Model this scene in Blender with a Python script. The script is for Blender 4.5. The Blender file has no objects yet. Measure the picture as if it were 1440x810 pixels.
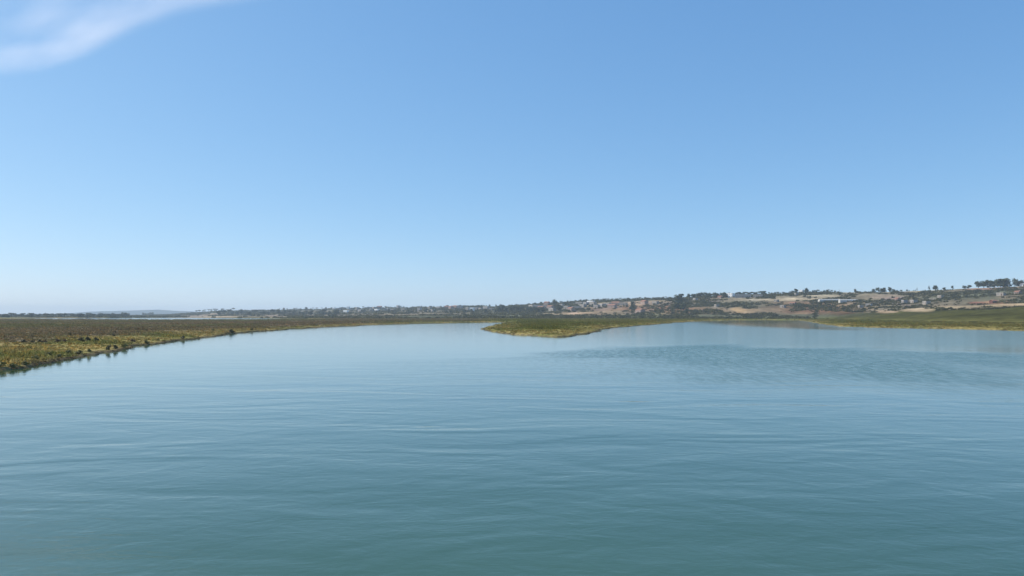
import bpy, math, random
import numpy as np
from math import radians as R

random.seed(7)
rng = np.random.default_rng(11)
C = bpy.context.scene.collection
SC = bpy.context.scene

# ------------------------------------------------------------------ camera, sky, sun, exposure
F, HOR, CAMZ = 1088.0, 443.0, 5.0            # focal length in photo pixels, horizon row, camera height (m)
PITCH = math.atan((HOR - 405.0) / F)
cam = bpy.data.cameras.new('camera'); cam_o = bpy.data.objects.new('camera', cam); C.objects.link(cam_o)
cam.sensor_width = 36; cam.lens = 36 * F / 1440
cam.clip_start = 0.1; cam.clip_end = 120000
cam_o.location = (0, 0, CAMZ); cam_o.rotation_euler = (R(90) + PITCH, 0, 0)
SC.camera = cam_o

SUN_EL, SUN_AZ = 42.0, -72.0                 # azimuth clockwise from the view direction (+Y)
w = bpy.data.worlds.new('World'); SC.world = w; w.use_nodes = True
nt = w.node_tree; nt.nodes.clear()
sky = nt.nodes.new('ShaderNodeTexSky'); sky.sky_type = 'NISHITA'; sky.sun_disc = False
sky.sun_elevation = R(SUN_EL); sky.sun_rotation = R(SUN_AZ)
sky.altitude = 0; sky.air_density = 0.7; sky.dust_density = 0.4; sky.ozone_density = 6.0
bg = nt.nodes.new('ShaderNodeBackground'); bg.inputs['Strength'].default_value = 0.15
wo = nt.nodes.new('ShaderNodeOutputWorld')
# the photo's soft sky contrast and cool white balance: one tone curve per channel
spl = nt.nodes.new('ShaderNodeSeparateColor'); cmb = nt.nodes.new('ShaderNodeCombineColor'); nt.links.new(sky.outputs[0], spl.inputs[0])
for ch_, (g_, k_) in enumerate(((.80, .68), (.60, 1.01), (.42, 1.55))):
    pw = nt.nodes.new('ShaderNodeMath'); pw.operation = 'POWER'; pw.inputs[1].default_value = g_; nt.links.new(spl.outputs[ch_], pw.inputs[0])
    ml = nt.nodes.new('ShaderNodeMath'); ml.operation = 'MULTIPLY'; ml.inputs[1].default_value = k_; nt.links.new(pw.outputs[0], ml.inputs[0])
    nt.links.new(ml.outputs[0], cmb.inputs[ch_])
nt.links.new(cmb.outputs[0], bg.inputs['Color']); nt.links.new(bg.outputs[0], wo.inputs['Surface'])

sl = bpy.data.lights.new('sun', 'SUN'); sl.energy = 3.2; sl.angle = R(0.53); sl.color = (1.0, 0.95, 0.87)
so = bpy.data.objects.new('sun', sl); C.objects.link(so)
so.rotation_euler = (R(90 - SUN_EL), 0, R(180 - SUN_AZ))
SC.view_settings.view_transform = 'Standard'; SC.view_settings.look = 'None'
SC.view_settings.exposure = 0.86; SC.view_settings.gamma = 1.0; SC.view_settings.use_curve_mapping = False
SC.cycles.max_bounces = 6; SC.cycles.volume_bounces = 1

# ------------------------------------------------------------------ geometry of the view -> places
cp, sp = math.cos(PITCH), math.sin(PITCH)
def ray(x, y):
    u, v = (x - 720.0) / F, (405.0 - y) / F
    return u, cp - v * sp, sp + v * cp
def on_water(x, y, z=0.0):
    a, b, c = ray(x, y); t = (z - CAMZ) / c
    return a * t, b * t
def col_of(X, Y): return 720.0 + F * X / np.maximum(Y, 1e-3) / 1.0
def row_of(Y, Z): return HOR - F * (Z - CAMZ) / np.maximum(Y, 1e-3)

def hash2(ix, iy, s):
    n = (ix.astype(np.int64) * 374761393 + iy.astype(np.int64) * 668265263 + s * 974711) & 0x7fffffff
    n = ((n ^ (n >> 13)) * 1274126177) & 0x7fffffff
    return ((n ^ (n >> 16)) & 0xffff) / 65535.0
def vnoise(x, y, s=0):
    x = np.asarray(x, float); y = np.asarray(y, float)
    ix, iy = np.floor(x), np.floor(y); fx, fy = x - ix, y - iy
    fx = fx * fx * (3 - 2 * fx); fy = fy * fy * (3 - 2 * fy)
    a, b, c, d = hash2(ix, iy, s), hash2(ix + 1, iy, s), hash2(ix, iy + 1, s), hash2(ix + 1, iy + 1, s)
    return (a * (1 - fx) + b * fx) * (1 - fy) + (c * (1 - fx) + d * fx) * fy
def fbm(x, y, s=0, o=4):
    r, a, t = 0, 1.0, 0
    for k in range(o):
        r = r + a * vnoise(x * 2 ** k, y * 2 ** k, s + k * 17); t += a; a *= .5
    return r / t
def sstep(a, b, x):
    t = np.clip((x - a) / (b - a), 0, 1); return t * t * (3 - 2 * t)

def sdist(X, Y, P):
    """signed distance to a closed polygon, positive inside"""
    X = np.asarray(X, float); Y = np.asarray(Y, float)
    d = np.full(X.shape, 1e18); ins = np.zeros(X.shape, bool)
    n = len(P)
    for i in range(n):
        (ax, ay), (bx, by) = P[i], P[(i + 1) % n]
        ex, ey = bx - ax, by - ay
        t = np.clip(((X - ax) * ex + (Y - ay) * ey) / (ex * ex + ey * ey + 1e-12), 0, 1)
        d = np.minimum(d, (X - ax - ex * t) ** 2 + (Y - ay - ey * t) ** 2)
        if ay != by:
            c = ((ay > Y) != (by > Y)) & (X < (bx - ax) * (Y - ay) / (by - ay) + ax)
            ins ^= c
    d = np.sqrt(d); return np.where(ins, d, -d)

# waterline of the salt marsh, read left to right
SHORE = [(-700, 660), (-400, 598), (-200, 556), (-90, 537), (0, 522), (35, 518), (70, 511), (92, 507), (110, 503.5), (135, 497), (152, 494.5),
         (180, 490), (200, 486), (240, 481), (280, 476), (310, 470.5), (350, 467), (400, 463.5), (460, 460),
         (520, 457.2), (570, 455.6), (620, 454.6), (672, 453.8), (712, 453.3), (709, 455.3), (696, 458.5), (683, 461.8), (681, 463.8),
         (690, 467.0), (705, 469.0), (725, 470.4), (752, 472.4), (782, 474.0), (803, 473.2), (822, 469.5), (836, 467), (846, 462.6),
         (875, 460.3), (905, 457.6), (930, 455.7), (955, 453.6), (975, 452.3), (1000, 451.3), (1040, 450.4), (1085, 450.0),
         (1120, 450.3), (1140, 452.2), (1156, 455.8), (1178, 458.6), (1215, 460.4), (1262, 461.6), (1330, 462.6), (1400, 464.2),
         (1440, 465.6), (1600, 469), (1900, 474), (2400, 480)]
LAND = [on_water(x, y) for x, y in SHORE] + [(9000, 6000), (-9000, 6000)]
LAGOON = [((x - 720) / F * Y, Y) for x, Y in [(-500, 760), (0, 820), (120, 740), (200, 690), (300, 690), (420, 760), (470, 900),
                                            (400, 1050), (330, 1250), (250, 1420), (100, 1250), (0, 1120), (-500, 1100)]]
def land_sd(X, Y):
    Yp = np.maximum(Y, 20)
    j = (fbm(X / 9, Y / 9, 3) - .5) * np.clip(Yp / 30, 2, 9) + (fbm(X / 2.5, Y / 2.5, 5, 3) - .5) * 2.0
    s = sdist(X, Y, LAND) + j
    l = sdist(X, Y, LAGOON) + (fbm(X / 60, Y / 60, 9) - .5) * 50
    return np.minimum(s, -l)

# the slopes: for each column of the view the (row, depth) of six contour lines, and the ground cover on them
OL, TA, PI_, SCR, RED, GRY, DK, GRN = 'olive', 'tan', 'pink', 'scrub', 'red', 'grey', 'dark', 'green'
COLR = {OL: (.052, .051, .016), TA: (.36, .27, .17), PI_: (.30, .21, .13), SCR: (.095, .095, .06), RED: (.18, .105, .06),
        GRY: (.155, .128, .085), 'dry': (.20, .165, .11), DK: (.05, .06, .04), GRN: (.11, .11, .045)}
COLS = [
 (-900, [(448, 1300), (447, 1500), (446.3, 1800), (445.5, 2100), (445, 2500), (444.5, 3000)], [OL, SCR, SCR, SCR, DK, DK]),
 (0,   [(448, 1300), (447, 1500), (446.3, 1800), (445.5, 2100), (445, 2500), (444.5, 3000)], [OL, SCR, SCR, SCR, DK, DK]),
 (170, [(448, 1300), (447, 1500), (446.3, 1800), (445.7, 2200), (445.2, 2600), (444.8, 3000)], [OL, SCR, SCR, SCR, DK, DK]),
 (250, [(447.6, 1250), (446.8, 1500), (445.5, 1800), (444.5, 2100), (443.5, 2400), (442, 2700)], [OL, GRY, TA, SCR, DK, DK]),
 (300, [(447.4, 1200), (446.3, 1500), (444.5, 1800), (442, 2100), (440, 2400), (437.5, 2700)], [OL, TA, SCR, GRY, DK, DK]),
 (440, [(447.3, 950), (446, 1200), (443.5, 1500), (441, 1900), (438, 2200), (435, 2500)], [OL, SCR, GRY, SCR, GRY, DK]),
 (600, [(447.8, 850), (446, 1050), (442.5, 1300), (439, 1600), (435.5, 1800), (432, 2000)], [OL, SCR, GRY, GRY, SCR, DK]),
 (740, [(447.9, 850), (446, 1000), (442, 1200), (438, 1350), (433.5, 1500), (429.5, 1700)], [OL, SCR, SCR, DK, GRY, DK]),
 (820, [(447.9, 850), (445.5, 950), (441, 1080), (434, 1220), (428.5, 1380), (424, 1550)], [OL, SCR, PI_, GRY, GRY, DK]),
 (890, [(447.9, 850), (445, 950), (440, 1060), (434, 1180), (427, 1320), (421.5, 1450)], [OL, GRN, GRY, RED, PI_, DK]),
 (960, [(448.3, 800), (445, 880), (438, 980), (430, 1080), (423, 1180), (419.5, 1300)], [OL, SCR, RED, GRY, GRY, DK]),
 (1050, [(448.3, 800), (444.5, 850), (438, 900), (428, 1000), (420.5, 1100), (416.3, 1200)], [OL, SCR, GRY, SCR, 'dry', SCR]),
 (1140, [(448.4, 780), (444, 830), (437, 880), (428, 960), (418, 1060), (411.5, 1150)], [OL, SCR, RED, RED, GRY, SCR]),
 (1240, [(451, 520), (443, 640), (437.5, 720), (427, 860), (417, 960), (410.5, 1080)], [OL, OL, GRY, GRY, GRY, 'dry']),
 (1340, [(454, 380), (434.5, 560), (428, 690), (418, 850), (410, 950), (407, 1030)], [OL, OL, GRY, SCR, SCR, 'dry']),
 (1440, [(456.4, 330), (432, 500), (424.5, 640), (415, 780), (408.5, 880), (402.8, 1000)], [OL, OL, SCR, SCR, SCR, PI_]),
 (2600, [(456.4, 330), (432, 500), (424.5, 640), (413, 780), (403.5, 880), (396, 1000)], [OL, OL, SCR, SCR, SCR, PI_]),
]
CX = np.array([c[0] for c in COLS], float)
LY = np.array([[l[1] for l in c[1]] for c in COLS], float)
LZ = np.array([[CAMZ + (HOR - l[0]) / F * l[1] for l in c[1]] for c in COLS], float)
LC = np.array([[COLR[k] for k in c[2]] for c in COLS], float)
def levels(px):
    Ys = [np.interp(px, CX, LY[:, k]) for k in range(6)]
    Zs = [np.interp(px, CX, LZ[:, k]) for k in range(6)]
    Cs = [np.stack([np.interp(px, CX, LC[:, k, c]) for c in range(3)], -1) for k in range(6)]
    return Ys, Zs, Cs
def hill(X, Y):
    px = np.clip(col_of(X, Y) + (fbm(X / 120, Y / 120, 31) - .5) * 26, -900, 2600)
    Ys, Zs, Cs = levels(px)
    Yw = Y + (fbm(X / 90, Y / 90, 37) - .5) * 70
    z = Zs[0] + 0 * X; c = Cs[0] + 0 * X[..., None]
    for k in range(5):
        t = np.clip((Y - Ys[k]) / (Ys[k + 1] - Ys[k]), 0, 1)
        tc = np.clip((Yw - Ys[k]) / (Ys[k + 1] - Ys[k]), 0, 1)
        z = z + (Zs[k + 1] - Zs[k]) * t
        c = c + (Cs[k + 1] - Cs[k]) * sstep(.25, .75, tc)[..., None]
    over = np.maximum(Y - Ys[5], 0)
    z = z - over * .035 - (over / 60) ** 1.2 * .3
    amp = np.clip((Y - Ys[0]) / 200, 0, 1) * np.clip((Ys[5] - Y) / 150 + .25, .25, 1)
    z = z + amp * ((fbm(X / 110, Y / 110, 41) - .5) * 5.5 + (fbm(X / 26, Y / 26, 43) - .5) * 2.6)
    return z, c, Ys[0], Ys[5]
def ground(X, Y, sd=None):
    if sd is None: sd = land_sd(X, Y)
    zh, ch, Y0, Yr = hill(X, Y)
    near = sstep(170, 110, Y)                               # the left bank nearest the camera has a low terrace
    wide = 20 + 0 * X
    step = sstep(14, 24, sd + (fbm(X / 14, Y / 14, 21) - .5) * 14)
    zm = 0.16 + .25 * sstep(0, 3, sd) + .25 * sstep(3, 12, sd) + (.7 * step * near + .45 * (1 - near) * sstep(4, 30, sd))
    zm = zm + (fbm(X / 7, Y / 7, 23) - .5) * .22 + (fbm(X / 40, Y / 40, 25) - .5) * .3 * sstep(5, 30, sd)
    b = sstep(-25, 60, Y - Y0)
    z = zm * (1 - b) + np.maximum(zh, .8) * b
    edge = sstep(-1.3, .7, sd)
    z = -1.2 * (1 - edge) + z * edge
    return z, sd, ch, b, Y0, Yr

# patches of bare earth, dry grass and fields that lie on the slopes (centre column/row as read in the photo, half sizes, colour, weight)
PATCH = [
 (1108, 421, 55, 1.6, (.50, .40, .26), .95), (1155, 416.5, 28, 1.4, (.40, .33, .22), .8), (1060, 422, 12, 1.2, (.42, .36, .26), .7),
 (1040, 437, 10, 3.2, (.40, .27, .14), .9), (1055, 439.5, 9, 1.5, (.50, .38, .24), .9), (1048, 438, 16, 5, (.26, .17, .09), .6),
 (1248, 438.3, 14, 2.0, (.48, .34, .22), .95), (1290, 436.5, 26, 2.2, (.44, .33, .21), .9), (1345, 431.0, 45, 2.6, (.42, .32, .20), .9),
 (1420, 428.5, 45, 2.3, (.46, .33, .20), .9), (1408, 425, 22, 1.7, (.42, .22, .12), .75), (1376, 426, 12, 1.5, (.28, .10, .07), .7),
 (1400, 406, 45, 2.2, (.34, .20, .14), .9), (1330, 408.5, 30, 1.2, (.34, .27, .18), .8), (1310, 411, 30, 1.3, (.26, .22, .10), .7),
 (1200, 414, 36, 3.0, (.21, .175, .115), .7), (1245, 418, 24, 3.5, (.27, .20, .15), .6), (1150, 437, 44, 4.0, (.19, .10, .06), .7),
 (1130, 440, 14, 1.5, (.30, .20, .12), .7), (1265, 424, 24, 5, (.20, .14, .14), .5), (1420, 417, 20, 4, (.25, .17, .11), .5),
 (995, 424, 14, 6, (.13, .10, .09), .6), (945, 425.5, 14, 2, (.32, .25, .19), .8), (910, 426, 22, 2.5, (.30, .22, .17), .7),
 (905, 436, 26, 4, (.20, .12, .08), .6), (938, 432, 12, 3, (.24, .11, .06), .6), (850, 434, 20, 4, (.24, .16, .12), .7),
 (806, 440.5, 6, 1.4, (.52, .36, .26), .95), (808, 437, 9, 3, (.27, .19, .15), .7), (770, 431, 18, 3.5, (.26, .19, .17), .6),
 (640, 434, 12, 1.6, (.30, .21, .18), .6), (300, 442, 14, 1.6, (.34, .26, .19), .6), (278, 444.5, 22, 1.4, (.38, .30, .24), .8),
 (385, 444.5, 20, 1.5, (.28, .21, .16), .6), (1006, 431.5, 6, 3, (.24, .21, .16), .6), (1310, 421, 7, 1.4, (.38, .32, .27), .6),
]
def base_colour(X, Y, Z, sd, ch, b):
    n1, n2, n3 = fbm(X / 18, Y / 18, 51), fbm(X / 5, Y / 5, 53), fbm(X / 60, Y / 95, 55)
    n4 = fbm(X / 30, Y / 45, 57, 5)
    px = col_of(X, Y)
    left = sstep(730, 640, px) * 1.0
    left = np.where((px > 640) & (Y < 420), 0, left)
    olive_l, brown_l = np.array((.150, .140, .068)), np.array((.180, .140, .085))
    olive_r, yel_r = np.array((.130, .135, .036)), np.array((.190, .158, .050))
    mix = sstep(.35, .65, n3)[..., None]
    inner = (olive_l * (1 - mix) + brown_l * mix) * left[..., None] + (olive_r * (1 - mix * .7) + yel_r * mix * .7) * (1 - left)[..., None]
    rim = np.array((.300, .240, .095)) * (1 - sstep(.4, .6, n1))[..., None] + np.array((.190, .180, .062)) * sstep(.4, .6, n1)[..., None]
    mud = np.array((.12, .095, .058))
    wr = sstep(24, 10, sd + (n1 - .5) * 16) * sstep(260, 120, Y) + sstep(14, 4, sd + (n1 - .5) * 8) * sstep(120, 260, Y) * .75
    c = inner * (1 - wr[..., None]) + rim * wr[..., None]
    wm = sstep(1.6, .3, sd)
    c = c * (1 - wm[..., None]) + mud * wm[..., None]
    c = c * (1 - b[..., None]) + ch * b[..., None]
    row = row_of(Y, Z)
    hill_on = sstep(.3, .9, b)
    for (x, y, rx, ry, k, wgt) in PATCH:
        q = ((px - x + (n1 - .5) * rx * 1.2) / rx) ** 2 + ((row - y + (n4 - .5) * ry * 2.2) / ry) ** 2
        a = (sstep(1.5, .45, q) * wgt * hill_on * .85)[..., None]
        c = c * (1 - a) + np.array(k) * a * .82
    c = c * (.72 + .56 * n2)[..., None] * (1 + hill_on * (n4 - .5) * 1.3)[..., None]
    return c

# ------------------------------------------------------------------ helpers
def put(o, label=None, cat=None, group=None, kind=None, parent=None):
    if o.name not in C.objects: C.objects.link(o)
    if parent: o.parent = parent
    if label: o['label'] = label
    if cat: o['category'] = cat
    if group: o['group'] = group
    if kind: o['kind'] = kind
    return o
def mesh_np(name, V, Fc, mat=None, col=None, smooth=False):
    me = bpy.data.meshes.new(name); V = np.ascontiguousarray(V, np.float32); Fc = np.ascontiguousarray(Fc, np.int32)
    me.vertices.add(len(V)); me.vertices.foreach_set('co', V.ravel())
    n, k = Fc.shape
    me.loops.add(n * k); me.loops.foreach_set('vertex_index', Fc.ravel())
    me.polygons.add(n); me.polygons.foreach_set('loop_start', np.arange(n, dtype=np.int32) * k)
    me.update(calc_edges=True)
    if smooth: me.polygons.foreach_set('use_smooth', np.ones(n, bool))
    if col is not None:
        a = me.attributes.new('tint', 'FLOAT_COLOR', 'POINT')
        a.data.foreach_set('color', np.concatenate([col, np.ones((len(col), 1))], 1).astype(np.float32).ravel())
    if mat: me.materials.append(mat)
    return me
def new_mat(name):
    m = bpy.data.materials.new(name); m.use_nodes = True
    t = m.node_tree; b = t.nodes['Principled BSDF']; return m, t, b
def N(t, typ, **kw):
    n = t.nodes.new(typ)
    for k, v in kw.items(): setattr(n, k, v)
    return n
def flat_mat(name, col, rough=.8, var=.25, scale=3.0):
    m, t, b = new_mat(name); b.inputs['Roughness'].default_value = rough
    tc = N(t, 'ShaderNodeTexCoord'); no = N(t, 'ShaderNodeTexNoise'); no.inputs['Scale'].default_value = scale; no.inputs['Detail'].default_value = 5
    mr = N(t, 'ShaderNodeMapRange'); mr.inputs[3].default_value = 1 - var; mr.inputs[4].default_value = 1 + var
    mx = N(t, 'ShaderNodeVectorMath', operation='SCALE'); mx.inputs[0].default_value = col
    t.links.new(tc.outputs['Object'], no.inputs['Vector']); t.links.new(no.outputs['Fac'], mr.inputs[0])
    t.links.new(mr.outputs[0], mx.inputs['Scale']); t.links.new(mx.outputs[0], b.inputs['Base Color'])
    return m
def tint_mat(name, rough=.9, scale=.8, var=.35, spec=.0, thin=0):
    m, t, b = new_mat(name); b.inputs['Roughness'].default_value = rough; b.inputs['Specular IOR Level'].default_value = spec
    at = N(t, 'ShaderNodeAttribute', attribute_name='tint')
    ge = N(t, 'ShaderNodeNewGeometry'); no = N(t, 'ShaderNodeTexNoise'); no.inputs['Scale'].default_value = scale; no.inputs['Detail'].default_value = 6
    mr = N(t, 'ShaderNodeMapRange'); mr.inputs[1].default_value = .25; mr.inputs[2].default_value = .75; mr.inputs[3].default_value = 1 - var; mr.inputs[4].default_value = 1 + var
    mx = N(t, 'ShaderNodeVectorMath', operation='SCALE')
    t.links.new(ge.outputs['Position'], no.inputs['Vector']); t.links.new(no.outputs['Fac'], mr.inputs[0])
    t.links.new(at.outputs['Color'], mx.inputs[0]); t.links.new(mr.outputs[0], mx.inputs['Scale']); t.links.new(mx.outputs[0], b.inputs['Base Color'])
    bp = N(t, 'ShaderNodeBump'); bp.inputs['Strength'].default_value = .6; bp.inputs['Distance'].default_value = .3
    t.links.new(no.outputs['Fac'], bp.inputs['Height']); t.links.new(bp.outputs[0], b.inputs['Normal'])
    if thin: see_through(t, b, thin, mx.outputs[0])
    return m
def see_through(t, b, amount, col):
    """thin leaves pass part of the light"""
    tr = N(t, 'ShaderNodeBsdfTranslucent'); ms = N(t, 'ShaderNodeMixShader'); ms.inputs[0].default_value = amount; t.links.new(col, tr.inputs['Color'])
    t.links.new(b.outputs[0], ms.inputs[1]); t.links.new(tr.outputs[0], ms.inputs[2]); t.links.new(ms.outputs[0], t.nodes['Material Output'].inputs['Surface'])
def leaf_mat(name, dark, light):
    """foliage: one hue per plant and per leaf clump"""
    m, t, b = new_mat(name); b.inputs['Roughness'].default_value = .65; b.inputs['Specular IOR Level'].default_value = .25
    oi = N(t, 'ShaderNodeObjectInfo'); ge = N(t, 'ShaderNodeNewGeometry')
    ad = N(t, 'ShaderNodeMath', operation='ADD'); ml = N(t, 'ShaderNodeMath', operation='MULTIPLY'); ml.inputs[1].default_value = .5
    t.links.new(oi.outputs['Random'], ad.inputs[0]); t.links.new(ge.outputs['Random Per Island'], ad.inputs[1]); t.links.new(ad.outputs[0], ml.inputs[0])
    mx = N(t, 'ShaderNodeMix', data_type='RGBA'); mx.inputs['A'].default_value = (*dark, 1); mx.inputs['B'].default_value = (*light, 1)
    t.links.new(ml.outputs[0], mx.inputs['Factor']); t.links.new(mx.outputs['Result'], b.inputs['Base Color']); see_through(t, b, .2, mx.outputs['Result'])
    return m

# ------------------------------------------------------------------ water
RUFF = [on_water(x, y) for x, y in [(722, 497), (760, 492), (800, 487.5), (840, 485), (1030, 484), (1085, 487), (1200, 489.5), (1330, 494), (1440, 499),
        (1750, 508), (1750, 590), (1440, 566), (1300, 562), (1150, 556), (1000, 548), (920, 540), (850, 526), (780, 511)]]
CALM = [on_water(x, y) for x, y in [(960, 451.5), (1010, 449), (1130, 449), (1190, 459), (1240, 464), (1180, 465), (1090, 462), (1020, 458), (985, 455)]]
def build_water():
    az = np.concatenate([np.radians(np.arange(-60, 60.01, .3)), np.radians(np.arange(64, 299, 4.0))])
    r = np.concatenate([[.3, 1, 2, 3, 5], np.geomspace(7, 1500, 330), np.geomspace(1600, 8300, 14)])
    A, Rr = np.meshgrid(az, r); X, Y = Rr * np.sin(A), Rr * np.cos(A)
    n, k = len(r), len(az)
    idx = np.arange(n * k).reshape(n, k)
    a, b_ = idx[:-1], idx[1:]
    Fc = np.stack([a, b_, np.roll(b_, -1, 1), np.roll(a, -1, 1)], -1).reshape(-1, 4)[:, ::-1]
    V = np.stack([X, Y, 0 * X], -1).reshape(-1, 3)
    x, y = V[:, 0], V[:, 1]
    wob = (fbm(x / 30, y / 30, 61) - .5)
    sr = sdist(x, y, RUFF) + wob * np.clip(y, 10, 200) * .16 + (fbm(x / 7, y / 9, 62) - .5) * 9
    soft = np.where(y > 90, 9, 22)
    ruff = sstep(-.25, 1, sr / soft) * np.where(sr > -6, 1, 1)
    streak = fbm(x / 9, y / 30, 65)
    ruff = np.clip(ruff * (.55 + .8 * streak) - .25 * (fbm(x / 4, y / 14, 66) > .62) * (1 - ruff), 0, 1)
    ruff = np.where(y > 5, ruff, 0)
    # gentle cat's paws elsewhere
    paws = sstep(.52, .75, fbm(x / 40 + 7, y / 25, 67)) * .22 * (y < 110)
    sc_ = sdist(x, y, CALM); calm = np.where(y > 5, sstep(-12, 25, sc_), 0)
    band = sstep(12, 95, np.hypot(x, y))                # far ripples too fine to resolve
    col = np.stack([np.clip(ruff + paws, 0, 1), calm, 0 * x], -1)
    # the bottom tint: slightly siltier and clearer patches
    col[:, 2] = fbm(x / 12, y / 9, 69)
    me = mesh_np('water', V, Fc, None, col, True)
    breeze = sstep(820, 1000, col_of(x, y)) * sstep(95, 140, y) * (1 - calm)
    fb = me.attributes.new('breeze', 'FLOAT', 'POINT'); fb.data.foreach_set('value', np.ascontiguousarray(breeze, np.float32))
    fa = me.attributes.new('fine_ripple', 'FLOAT', 'POINT'); fa.data.foreach_set('value', (band * (1 - .55 * calm)).astype(np.float32))
    m, t, b = new_mat('estuary_water'); me.materials.append(m)
    b.inputs['IOR'].default_value = 1.56; b.inputs['Specular IOR Level'].default_value = .5
    at = N(t, 'ShaderNodeAttribute', attribute_name='tint'); sepc = N(t, 'ShaderNodeSeparateColor'); t.links.new(at.outputs['Color'], sepc.inputs[0])
    ge = N(t, 'ShaderNodeNewGeometry')
    mxc = N(t, 'ShaderNodeMix', data_type='RGBA'); mxc.inputs['A'].default_value = (.021, .061, .020, 1); mxc.inputs['B'].default_value = (.031, .076, .028, 1)
    t.links.new(sepc.outputs[2], mxc.inputs['Factor']); t.links.new(mxc.outputs['Result'], b.inputs['Base Color'])
    def mth(op, a, c=None, clamp=False):
        n_ = N(t, 'ShaderNodeMath', operation=op); n_.use_clamp = clamp
        for i, q in enumerate((a, c)):
            if q is None: continue
            if isinstance(q, (int, float)): n_.inputs[i].default_value = q
            else: t.links.new(q, n_.inputs[i])
        return n_.outputs[0]
    def wave(rot, sx, sy, detail, dist=0.0, rough=.5):
        mp = N(t, 'ShaderNodeMapping'); mp.inputs['Rotation'].default_value = (0, 0, R(rot)); mp.inputs['Scale'].default_value = (sx, sy, 1)
        t.links.new(ge.outputs['Position'], mp.inputs['Vector'])
        no = N(t, 'ShaderNodeTexNoise', noise_dimensions='2D'); no.inputs['Scale'].default_value = 1; no.inputs['Detail'].default_value = detail
        no.inputs['Roughness'].default_value = rough; no.inputs['Distortion'].default_value = dist
        t.links.new(mp.outputs[0], no.inputs['Vector']); return no.outputs['Fac']
    cal = sepc.outputs[1]
    gust = N(t, 'ShaderNodeMapRange'); gust.inputs[1].default_value = .36; gust.inputs[2].default_value = .64; gust.inputs[3].default_value = .55; gust.inputs[4].default_value = 1.2
    t.links.new(wave(3, 1.7, .42, 3, .4, .65), gust.inputs[0])      # the wind patch is broken into small flecks
    ruf = mth('MULTIPLY', sepc.outputs[0], gust.outputs[0])
    h1 = mth('MULTIPLY', wave(-12, .10, .23, 2, .6), .085)         # long low swell
    h2 = mth('MULTIPLY', wave(8, .62, .92, 3, .4), .018)          # wavelets
    h3 = wave(-9, 2.0, 3.4, 4, .4, .6)
    h3 = mth('MULTIPLY', h3, mth('ADD', .0060, mth('MULTIPLY', ruf, .006)))
    h4 = mth('MULTIPLY', wave(25, 2.2, 5.0, 3, .2), mth('MULTIPLY', ruf, .004))
    h = mth('ADD', mth('ADD', h1, h2), mth('ADD', h3, h4))
    fr = N(t, 'ShaderNodeAttribute', attribute_name='fine_ripple')
    h = mth('MULTIPLY', mth('MULTIPLY', h, mth('SUBTRACT', 1.0, mth('MULTIPLY', fr.outputs['Fac'], .79))), mth('SUBTRACT', 1.0, mth('MULTIPLY', cal, .80)))
    bp = N(t, 'ShaderNodeBump'); bp.inputs['Strength'].default_value = 1; bp.inputs['Distance'].default_value = 1
    if 'Filter Width' in bp.inputs: bp.inputs['Filter Width'].default_value = .01
    t.links.new(h, bp.inputs['Height']); t.links.new(bp.outputs[0], b.inputs['Normal'])
    br = N(t, 'ShaderNodeAttribute', attribute_name='breeze')
    t.links.new(mth('ADD', mth('ADD', .045, mth('ADD', mth('MULTIPLY', fr.outputs['Fac'], .03), mth('MULTIPLY', br.outputs['Fac'], .075))), mth('MULTIPLY', ruf, .18)), b.inputs['Roughness'])
    put(bpy.data.objects.new('water', me), kind='structure')
build_water()

# ------------------------------------------------------------------ marsh and hills
SOIL = tint_mat('marsh_soil', scale=1.6, var=.35)
SLOPE = tint_mat('hill_ground', scale=.22, var=.45)
def build_ground():
    pxs = np.concatenate([np.arange(-500, -40, 8.0), np.arange(-40, 1481, 2.0), np.arange(1488, 1960, 8.0)])
    Ys = np.concatenate([np.geomspace(36, 300, 240), np.geomspace(302, 1000, 200)[0:], np.geomspace(1008, 2900, 130), np.geomspace(2960, 3900, 10)])
    PX, YY = np.meshgrid(pxs, Ys); X = (PX - 720) / F * YY
    Z, sd, ch, b, Y0, Yr = ground(X, YY)
    col = base_colour(X, YY, Z, sd, ch, b)
    n, k = X.shape; idx = np.arange(n * k).reshape(n, k)
    q = np.stack([idx[:-1, :-1], idx[:-1, 1:], idx[1:, 1:], idx[1:, :-1]], -1).reshape(-1, 4)
    V = np.stack([X, YY, Z], -1).reshape(-1, 3); cc = col.reshape(-1, 3)
    zq = V[q][:, :, 2].max(1); isl = zq > -1.0
    hillq = (YY - Y0)[:-1, :-1].reshape(-1) > 0
    for nm, sel, mt in (('marsh', isl & ~hillq, SOIL), ('hills', isl & hillq, SLOPE)):
        f = q[sel]; u, inv = np.unique(f, return_inverse=True)
        me = mesh_np(nm, V[u], inv.reshape(-1, 4), mt, cc[u], True)
        put(bpy.data.objects.new(nm, me), kind='structure')
build_ground()
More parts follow.
